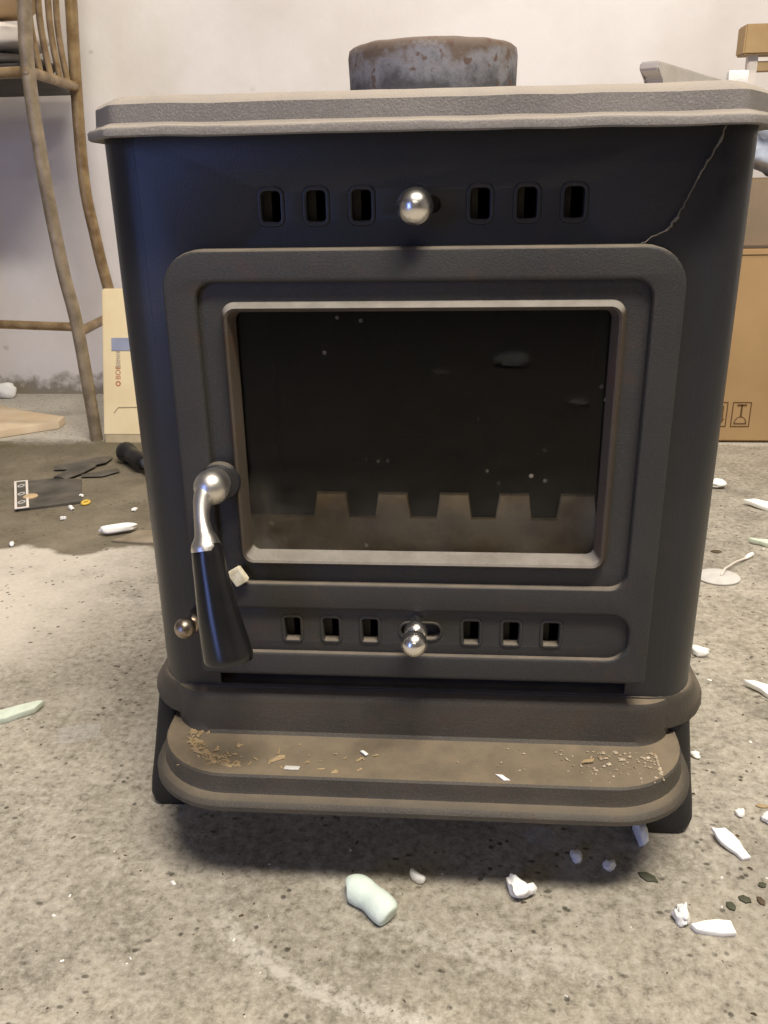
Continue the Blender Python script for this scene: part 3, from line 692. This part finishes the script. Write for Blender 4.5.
def tray_left(r):
    t = r.random()
    if t < 0.7:
        a = PI + 0.5 * PI * r.random(); rr = 0.052 - abs(r.gauss(0, 0.006)); return -0.141 + rr * math.cos(a), -0.004 + rr * math.sin(a)
    return r.uniform(-0.19, -0.03), r.uniform(-0.058, -0.022)
scatter('grit', 150, tray_right, 0.0012, 0.0030, 'crumb', 5, 'fine pale grit scattered over the right end of the ash lip', 'grit', 0.1082)
scatter('wood_shavings', 110, tray_left, 0.0014, 0.0042, 'shaving', 6, 'tan wood shavings heaped along the left rounded end of the ash lip', 'shavings', 0.1082, 1.9)
def floor_all(r):
    while True:
        x, y = r.uniform(-0.75, 0.62), r.uniform(-0.2, 1.1)
        if not (-0.24 < x < 0.24 and -0.01 < y < 0.35) and not (x < -0.6 and y > 0.74): return x, y
scatter('floor_grit', 900, floor_all, 0.0012, 0.0034, 'leafbrown', 7, 'dark grit and crumbs strewn over the concrete floor', 'grit', -0.0002)
def floor_right(r):
    while True:
        x, y = r.uniform(-0.3, 0.60), r.uniform(-0.2, 0.9)
        if x > 0.25 or y < -0.02: return x, y
scatter('foam_dust', 90, floor_right, 0.0012, 0.0034, 'foam', 9, 'tiny white foam grains strewn over the floor', 'foam grains', 0.0)

# white disc with a thin stalk lying on the floor at the right
dsc = empty('pinned_disc', (0.4020, 0.5370, 0)); tag(dsc, 'white plastic disc with a thin stalk lying on the floor right of the stove', 'disc')
bm = loft([[(r * math.cos(a) * 1.05, r * 0.92 * math.sin(a), z) for a in (2 * PI * k / 32 for k in range(32))] for r, z in ((0.027, 0.0), (0.0285, 0.0015), (0.0285, 0.0028), (0.027, 0.0038), (0.010, 0.0042), (0.003, 0.0044))], True, True, True)
part('disc', bm, 'greypaper', dsc, 40)
part('stalk', tube([(0.004, 0.0, 0.004), (0.012, 0.012, 0.010), (0.035, 0.040, 0.008), (0.058, 0.064, 0.0035)], [0.0022, 0.0013, 0.0013, 0.0016], 8), 'cushion', dsc, 50)
part('stalk_tip', tube([(0.056, 0.062, 0.0042), (0.066, 0.073, 0.0040), (0.072, 0.080, 0.0036)], [0.0022, 0.0038, 0.0030], 8), 'foam', dsc, 50)
# dark flakes
fl = ((0.1860, -0.0400, 0.022, 0.012, -0.5, 'leaf', 'dark green flake on the floor right of the shadow under the stove'), (0.2570, -0.0590, 0.014, 0.010, -0.4, 'leaf', 'middle one of the dark flakes above the flat white foam strip'),
      (0.2755, -0.0430, 0.009, 0.008, 0.4, 'leaf', 'small dark flake nearest the right edge, below the largest white foam shard'), (0.2440, -0.0665, 0.010, 0.012, 0.2, 'leaf', 'leftmost dark green flake just above the flat white foam strip'), (0.2690, -0.0600, 0.008, 0.012, 0.2, 'leafbrown', 'brown flake right of the dark green flakes near the right edge'),
      (0.3060, 0.0520, 0.016, 0.006, -0.1, 'shaving', 'thin wood splinter on the floor at the right edge'), (0.425, 0.630, 0.022, 0.014, 0.0, 'leafbrown', 'dark brown crumb behind the white disc'))
for i, (x, y, w, h, a, mt, lb) in enumerate(fl):
    w *= 0.75; h *= 0.75
    shard('flake', (x, y), ((-w / 2, 0.1 * h), (-0.2 * w, h / 2), (0.3 * w, 0.4 * h), (w / 2, -0.1 * h), (0.1 * w, -h / 2), (-0.35 * w, -0.3 * h)), 0.0018, a, mt, 100 + i, lb, 'flake')
# clear film scraps
shard('film_scrap', (0.1040, -0.0040), ((-0.018, 0.004), (-0.004, 0.012), (0.010, 0.009), (0.020, -0.006), (0.010, -0.012), (-0.010, -0.004)), 0.0012, 0.0, 'film', 120, 'crumpled clear film scrap in the shadow under the ash lip', 'plastic film', (0.25, 0))
shard('film_scrap', (-0.3620, 0.1230), ((-0.022, 0.010), (0.020, 0.018), (0.022, -0.004), (0.006, -0.010), (-0.016, -0.014)), 0.0010, 0.1, 'film', 121, 'clear plastic film scrap glinting on the floor left of the stove', 'plastic film', (0.06, 0.03))

# ------------------------------------------------------------------ floor at the left
blob('foam_scrap', (-0.5200, 0.6660), (0.056, 0.017, 0.013), 0.42, 'foam', 55, 'long white foam piece lying on the thin board left of the stove', 'foam', G, 0.1, 0, 0.25, 3, 0.004)
shard('thin_board', (-0.4620, 0.6500), ((-0.055, -0.022), (0.060, -0.024), (0.060, 0.028), (-0.030, 0.026)), 0.004, 0.0, 'scrapwood', 131, 'thin weathered board on the floor against the left side of the stove', 'board')
# pale plywood offcut with a tapered end
def ply():
    top = [(-1.25, 1.12), (-1.02, 1.205), (-0.900, 1.300), (-0.905, 1.345), (-1.00, 1.385), (-1.13, 1.460), (-1.36, 1.46)]
    return top
pb = empty('plywood_offcut'); tag(pb, 'pale plywood offcut with a tapered end on the floor by the wall, far left', 'board')
flat_plate('board', ply(), [], 0.019, 0.0175, 0.001, 'ply', pb)
flat_plate('board_core', offset_poly([(x, y) for x, y in ply()], 0.0015), [], 0.0165, 0.0165, 0.0005, 'plyedge', pb)
# a tool in its clear pack with a printed card end
tp = empty('tool_pack'); tag(tp, 'dark flat tool with a pale card end, lying on the stained floor', 'tool pack')
flat_plate('tool_plate', [(-0.735, 0.762), (-0.640, 0.805), (-0.690, 0.925), (-0.745, 0.930), (-0.800, 0.905)], [], 0.006, 0.006, 0.0012, 'blackplastic', tp)
part('tool_shaft', tube([(-0.735, 0.925, 0.006), (-0.722, 0.965, 0.006), (-0.712, 1.010, 0.006)], [0.014, 0.020, 0.020], 12, 0.3), 'blackplastic', tp, 50)
part('tool_head', tube([(-0.775, 0.995, 0.004), (-0.735, 1.005, 0.006), (-0.700, 1.040, 0.006), (-0.690, 1.070, 0.004)], [0.012, 0.024, 0.024, 0.010], 12, 0.25), 'blackplastic', tp, 50)
part('tool_knob', tube([(-0.700, 0.950, 0.004), (-0.665, 0.960, 0.004), (-0.640, 0.985, 0.004)], [0.008, 0.015, 0.009], 12, 0.25), 'blackplastic', tp, 50)
cardpts = [(-0.7405, 0.7560), (-0.7190, 0.7660), (-0.7900, 0.9100), (-0.8130, 0.9010)]
cc = (sum(p_[0] for p_ in cardpts) / 4, sum(p_[1] for p_ in cardpts) / 4)
flat_plate('card_end', cardpts, [offset_poly(cardpts, 0.0042)], 0.008, 0.002, 0.0003, 'cushion', tp)
flat_plate('card_window', offset_poly(cardpts, 0.0030), [], 0.0072, 0.001, 0.0002, 'blackplastic', tp)
for k in (0.2, 0.5, 0.8):
    x = (cardpts[0][0] + cardpts[1][0]) / 2 * (1 - k) + (cardpts[2][0] + cardpts[3][0]) / 2 * k; y = (cardpts[0][1] + cardpts[1][1]) / 2 * (1 - k) + (cardpts[2][1] + cardpts[3][1]) / 2 * k
    bmr = loft([[(x + r * math.cos(a), y + r * 1.4 * math.sin(a), z) for a in (2 * PI * q / 16 for q in range(16))] for r, z in ((0.0062, 0.0068), (0.0062, 0.0080), (0.0040, 0.0080), (0.0040, 0.0068))])
    part('card_ring', bmr, 'greypaper', tp, 30)
bmd = loft([[(-0.7430 + r * math.cos(a), 0.822 + r * math.sin(a), z) for a in (2 * PI * q / 20 for q in range(20))] for r, z in ((0.013, 0.0055), (0.013, 0.0075), (0.011, 0.0085))], True, True, True)
part('tan_button', bmd, 'tancloth', tp, 30)
bmr = bmesh.new()
loops = [[(-0.6320 + (0.0060 + 0.0024 * math.cos(b)) * math.cos(a), 0.8035 + (0.0085 + 0.0024 * math.cos(b)) * math.sin(a), 0.0028 + 0.0028 * math.sin(b)) for a in (2 * PI * q / 20 for q in range(20))] for b in (2 * PI * j / 8 for j in range(9))]
bmr.free(); yr = part('yellow_ring', loft(loops), 'yellow', None, 50)
tag(yr, 'small yellow plastic ring on the stained floor at the left', 'ring')
# black rubber tool grip sticking out from behind the stove
gt = empty('hand_tool'); tag(gt, 'black rubber-gripped tool handle lying on the floor behind the left side of the stove', 'tool')
A = Vector((-0.655, 1.062, 0.022)); B = Vector((-0.545, 0.935, 0.022)); D = (B - A)
part('grip', tube([A + D * t for t in (0.0, 0.03, 0.10, 0.17, 0.22, 0.30, 0.60, 0.66)], [0.009, 0.018, 0.0220, 0.0205, 0.0160, 0.0160, 0.0175, 0.0140], 18), 'rubber', gt, 40)
part('shaft', tube([A + D * t for t in (0.64, 0.9, 1.9)], [0.0095, 0.0095, 0.0095], 14), 'bluesteel', gt, 40)

# cream carton standing on end, leaning on the chair leg
ct = empty('cream_carton', (0.014, 1.185, 0)); ct.rotation_euler = (-0.30, 0, 0); tag(ct, 'cream card carton standing on end between the chair and the stove, with blue label', 'carton')
part('carton_body', box_bm(-0.763, -0.575, 0.003, 0.075, 0.018, 0.340, 0.003), 'cream', ct, 30)
part('carton_end', box_bm(-0.760, -0.577, 0.0035, 0.074, 0.0, 0.022, 0.002), 'creamdark', ct, 30)
part('blue_label', box_bm(-0.742, -0.680, 0.0015, 0.0035, 0.204, 0.232, 0.0003), 'bluelabel', ct, 0)
part('flap_edge', tube([(-0.738, 0.0025, 0.068), (-0.728, 0.0025, 0.080), (-0.64, 0.0025, 0.081)], 0.0013, 6), 'creamdark', ct, 40)
def text_mesh(name, body, size, mat, parent, loc, rot, depth=0.0003):
    cu = bpy.data.curves.new(name, 'FONT'); cu.body = body; cu.size = size; cu.extrude = depth
    ob = bpy.data.objects.new(name, cu); COL.objects.link(ob)
    dg = bpy.context.evaluated_depsgraph_get(); me = bpy.data.meshes.new_from_object(ob.evaluated_get(dg))
    bpy.data.objects.remove(ob); bpy.data.curves.remove(cu)
    me.transform(Matrix.Translation(loc) @ rot)
    return link_mesh(name, me, mat, parent, 0)
RU = Matrix.Rotation(PI / 2, 4, 'X') @ Matrix.Rotation(PI / 2, 4, 'Z')      # upright on a front face, reading upwards
hexo = [(0.0065 * math.cos(a), 0.0065 * math.sin(a)) for a in (PI / 3 * k for k in range(6))]
hm = plate_mesh(hexo, [[(x * 0.5, y * 0.5) for x, y in hexo]], 0.0006, 0.0001, 'hex', 1)
for v in hm.vertices: x, y, z = v.co; v.co = (-0.728 + x, 0.0025 - z, 0.132 + y)
link_mesh('printed_hexagon', hm, 'redink', ct, 0)
text_mesh('printed_word', 'BOE', 0.016, 'redink', ct, (-0.7225, 0.0026, 0.141), RU)
text_mesh('printed_word', 'BERMANN', 0.0135, 'greyink', ct, (-0.7225, 0.0026, 0.166), RU @ Matrix.Diagonal((0.68, 1, 1, 1)))

# ------------------------------------------------------------------ tall tube chair at the left
ch = empty('tube_armchair', (0, 0, 0)); tag(ch, 'tall chair of worn brass-coloured tube with spindled sides, against the wall at the left', 'chair')
def bent(name, pts, r, mat, parent=ch, k=5):
    q = smooth_path([tuple(p_) + (r,) for p_ in pts], k)
    return part(name, tube([p_[:3] for p_ in q], [p_[3] for p_ in q], 12), mat, parent, 50)
# near side (right): front leg, rear leg
FR = [(-0.778, 1.21, 1.02), (-0.792, 1.21, 0.8814), (-0.807, 1.21, 0.7467), (-0.8053, 1.21, 0.5472), (-0.7949, 1.21, 0.3707), (-0.7809, 1.21, 0.2458), (-0.7732, 1.21, 0.0)]
RR = [(-0.810, 1.50, 1.06), (-0.818, 1.50, 0.934), (-0.833, 1.50, 0.748), (-0.8434, 1.50, 0.548), (-0.8341, 1.50, 0.425), (-0.8185, 1.50, 0.3036), (-0.765, 1.50, 0.0)]
off = Vector((-0.46, 0.05, 0))
bent('front_leg', FR, 0.0135, 'canegrey'); bent('rear_leg', RR, 0.0135, 'cane')
mir = lambda P: [(-0.805 + off.x - (p_[0] + 0.805), p_[1] + off.y, p_[2]) for p_ in P]
bent('front_leg', mir(FR), 0.0135, 'canegrey'); bent('rear_leg', mir(RR), 0.0135, 'cane')
bent('stretcher', [(-0.784, 1.21, 0.252), (-1.262, 1.26, 0.262)], 0.0095, 'cane')
bent('stretcher', [(-0.782, 1.215, 0.240), (-0.806, 1.495, 0.240)], 0.0105, 'cane')
bent('stretcher', [(-1.290, 1.26, 0.240), (-1.262, 1.545, 0.240)], 0.0105, 'cane')
bent('seat_rail', [(-0.806, 1.215, 0.744), (-0.833, 1.495, 0.744)], 0.0105, 'cane')
bent('seat_rail', [(-0.806, 1.215, 0.744), (-1.265, 1.265, 0.744)], 0.0105, 'cane')
bent('seat_rail', [(-1.265, 1.265, 0.744), (-1.250, 1.545, 0.744)], 0.0105, 'cane')
bent('arm_rail', [(-0.778, 1.21, 1.02), (-0.795, 1.36, 1.035), (-0.810, 1.50, 1.06)], 0.0135, 'cane')
for y in (1.275, 1.335, 1.395, 1.445):
    t = (y - 1.215) / 0.28; xb = -0.806 - 0.027 * t
    bent('spindle', [(xb, y, 0.744), (xb - 0.006, y, 0.86), (xb + 0.012, y, 1.03)], 0.0068, 'cane')
flat_plate('seat', [(-0.815, 1.225), (-1.255, 1.270), (-1.245, 1.625), (-0.890, 1.620)], [], 0.762, 0.024, 0.004, 'seatdark', ch)
part('rivet', lathe_y([(0.007, 1.1975), (0.006, 1.1955), (0.002, 1.195)], -0.806, 0.744, 12), 'cane', ch, 40)
blob('rolled_cloth', (-0.985, 1.400), (0.25, 0.22, 0.060), 0.0, 'cushion', 91, 'rolled off-white cloth lying on the seat of the tube chair', 'cloth', None, 0.1, 0, 0.12, 3, 0.799)
blob('dark_bundle', (-0.985, 1.420), (0.26, 0.26, 0.036), 0.0, 'seatdark', 95, 'dark folded cloth under the white roll on the tube chair', 'cloth', None, 0.0, 0, 0.1, 3, 0.7625)
blob('tan_bundle', (-0.985, 1.410), (0.24, 0.20, 0.13), 0.1, 'tancloth', 93, 'tan cloth bundle on top of the white roll on the tube chair', 'cloth', None, 0.1, 0, 0.15, 3, 0.862)

# ------------------------------------------------------------------ cardboard boxes at the right
bx = empty('cardboard_box', (0, 0, 0)); tag(bx, 'large brown cardboard box with printed handling marks, on the floor right of the stove', 'box')
part('box_body', box_bm(0.46, 1.15, 1.217, 1.60, 0.003, 0.394, 0.004), 'card', bx, 30)
part('box_flap', box_bm(0.458, 1.152, 1.215, 1.602, 0.385, 0.3965, 0.002), 'card', bx, 30)
def wire_loop(pts, w):
    return pts
def mark(x0, x1, z0, z1, glass):
    """an upright printed frame with the upturned glass symbol, ink a hair proud of the face"""
    m_ = plate_mesh([(x0, z0), (x1, z0), (x1, z1), (x0, z1)], [[(x0 + 0.0022, z0 + 0.0022), (x1 - 0.0022, z0 + 0.0022), (x1 - 0.0022, z1 - 0.0022), (x0 + 0.0022, z1 - 0.0022)]], 0.0006, 0.0001, 'frame', 1)
    for v in m_.vertices: x, y, z = v.co; v.co = (x, 1.2166 - z - 0.0003, y)
    link_mesh('printed_frame', m_, 'ink', bx, 0)
    cx = (x0 + x1) / 2; w = x1 - x0
    if glass:
        bowl = [(cx - 0.34 * w, z0 + 0.006)] + [(cx - 0.34 * w * math.cos(a), z0 + 0.006 + 0.017 * math.sin(a)) for a in (PI * k / 10 for k in range(1, 10))] + [(cx + 0.34 * w, z0 + 0.006)]
        inner = [(cx + (x - cx) * 0.80, z0 + 0.0085 + (z - z0 - 0.006) * 0.78) for x, z in bowl]
        for nm, poly, hl in (('printed_bowl', bowl, [inner]), ('printed_stem', [(cx - 0.0018, z0 + 0.021), (cx + 0.0018, z0 + 0.021), (cx + 0.0018, z1 - 0.006), (cx - 0.0018, z1 - 0.006)], []),
                             ('printed_foot', [(cx - 0.25 * w, z1 - 0.009), (cx + 0.25 * w, z1 - 0.009), (cx + 0.25 * w, z1 - 0.005), (cx - 0.25 * w, z1 - 0.005)], [])):
            m_ = plate_mesh(poly, hl, 0.0006, 0.0001, nm, 1)
            for v in m_.vertices: x, y, z = v.co; v.co = (x, 1.2166 - z - 0.0003, y)
            link_mesh(nm, m_, 'ink', bx, 0)
    else:
        for sx in (-1, 1):
            ar = [(cx + sx * 0.22 * w, z1 - 0.008), (cx + sx * 0.22 * w + 0.003, z1 - 0.008), (cx + sx * 0.22 * w + 0.003, z0 + 0.018), (cx + sx * 0.22 * w + 0.006, z0 + 0.018), (cx + sx * 0.22 * w + 0.0015, z0 + 0.008), (cx + sx * 0.22 * w - 0.003, z0 + 0.018), (cx + sx * 0.22 * w, z0 + 0.018)]
            m_ = plate_mesh(ar, [], 0.0006, 0.0001, 'printed_arrow', 1)
            for v in m_.vertices: x, y, z = v.co; v.co = (x, 1.2166 - z - 0.0003, y)
            link_mesh('printed_arrow', m_, 'ink', bx, 0)
mark(0.611, 0.650, 0.0355, 0.0895, True)
mark(0.563, 0.602, 0.0355, 0.0895, False)
b2 = empty('film_wrapped_box'); tag(b2, 'flat cardboard box wrapped in glossy film on top of the large box', 'box')
part('box_body', box_bm(0.48, 1.10, 1.235, 1.58, 0.397, 0.528, 0.006), 'card2', b2, 30)
bw = bmesh.new(); bmesh.ops.create_grid(bw, x_segments=24, y_segments=10, size=0.5)
for v in bw.verts:
    x = 0.79 + v.co.x * 0.63; z = 0.4625 + v.co.y * 0.128
    v.co = (x, 1.2315 - 0.0022 * abs(mnoise.noise((x * 22, z * 30, 0))), z)
part('wrap_film', bw, 'film', b2, 60)
bm = bmesh.new(); bmesh.ops.create_icosphere(bm, subdivisions=4, radius=1.0)
for v in bm.verts:
    c = v.co.copy(); c = Vector([math.copysign(abs(k) ** 0.7, k) for k in c])
    k = 1 + 0.16 * mnoise.noise(c * 2.2) + 0.08 * mnoise.noise(c * 6.0)
    v.co = Vector((0.80 + c.x * 0.20 * k, 1.335 + c.y * 0.085 * k, 0.585 + c.z * 0.062 * k)); v.co.z = max(0.5285, v.co.z)
tag(part('plastic_bag', bm, 'bag', None, 70), 'pale blue plastic bag on top of the film-wrapped box', 'bag')
wf = empty('wooden_frame'); tag(wf, 'tan wooden frame with a thick rail standing behind the bag on the wrapped box', 'frame')
part('rail', box_bm(0.613, 0.95, 1.445, 1.500, 0.766, 0.822, 0.003), 'woodblock', wf, 30)
for x in (0.630, 0.905):
    part('post', box_bm(x, x + 0.020, 1.462, 1.482, 0.528, 0.770, 0.002), 'cushion', wf, 30)
part('cross_bar', box_bm(0.648, 0.907, 1.464, 1.480, 0.735, 0.755, 0.002), 'woodblock', wf, 30)
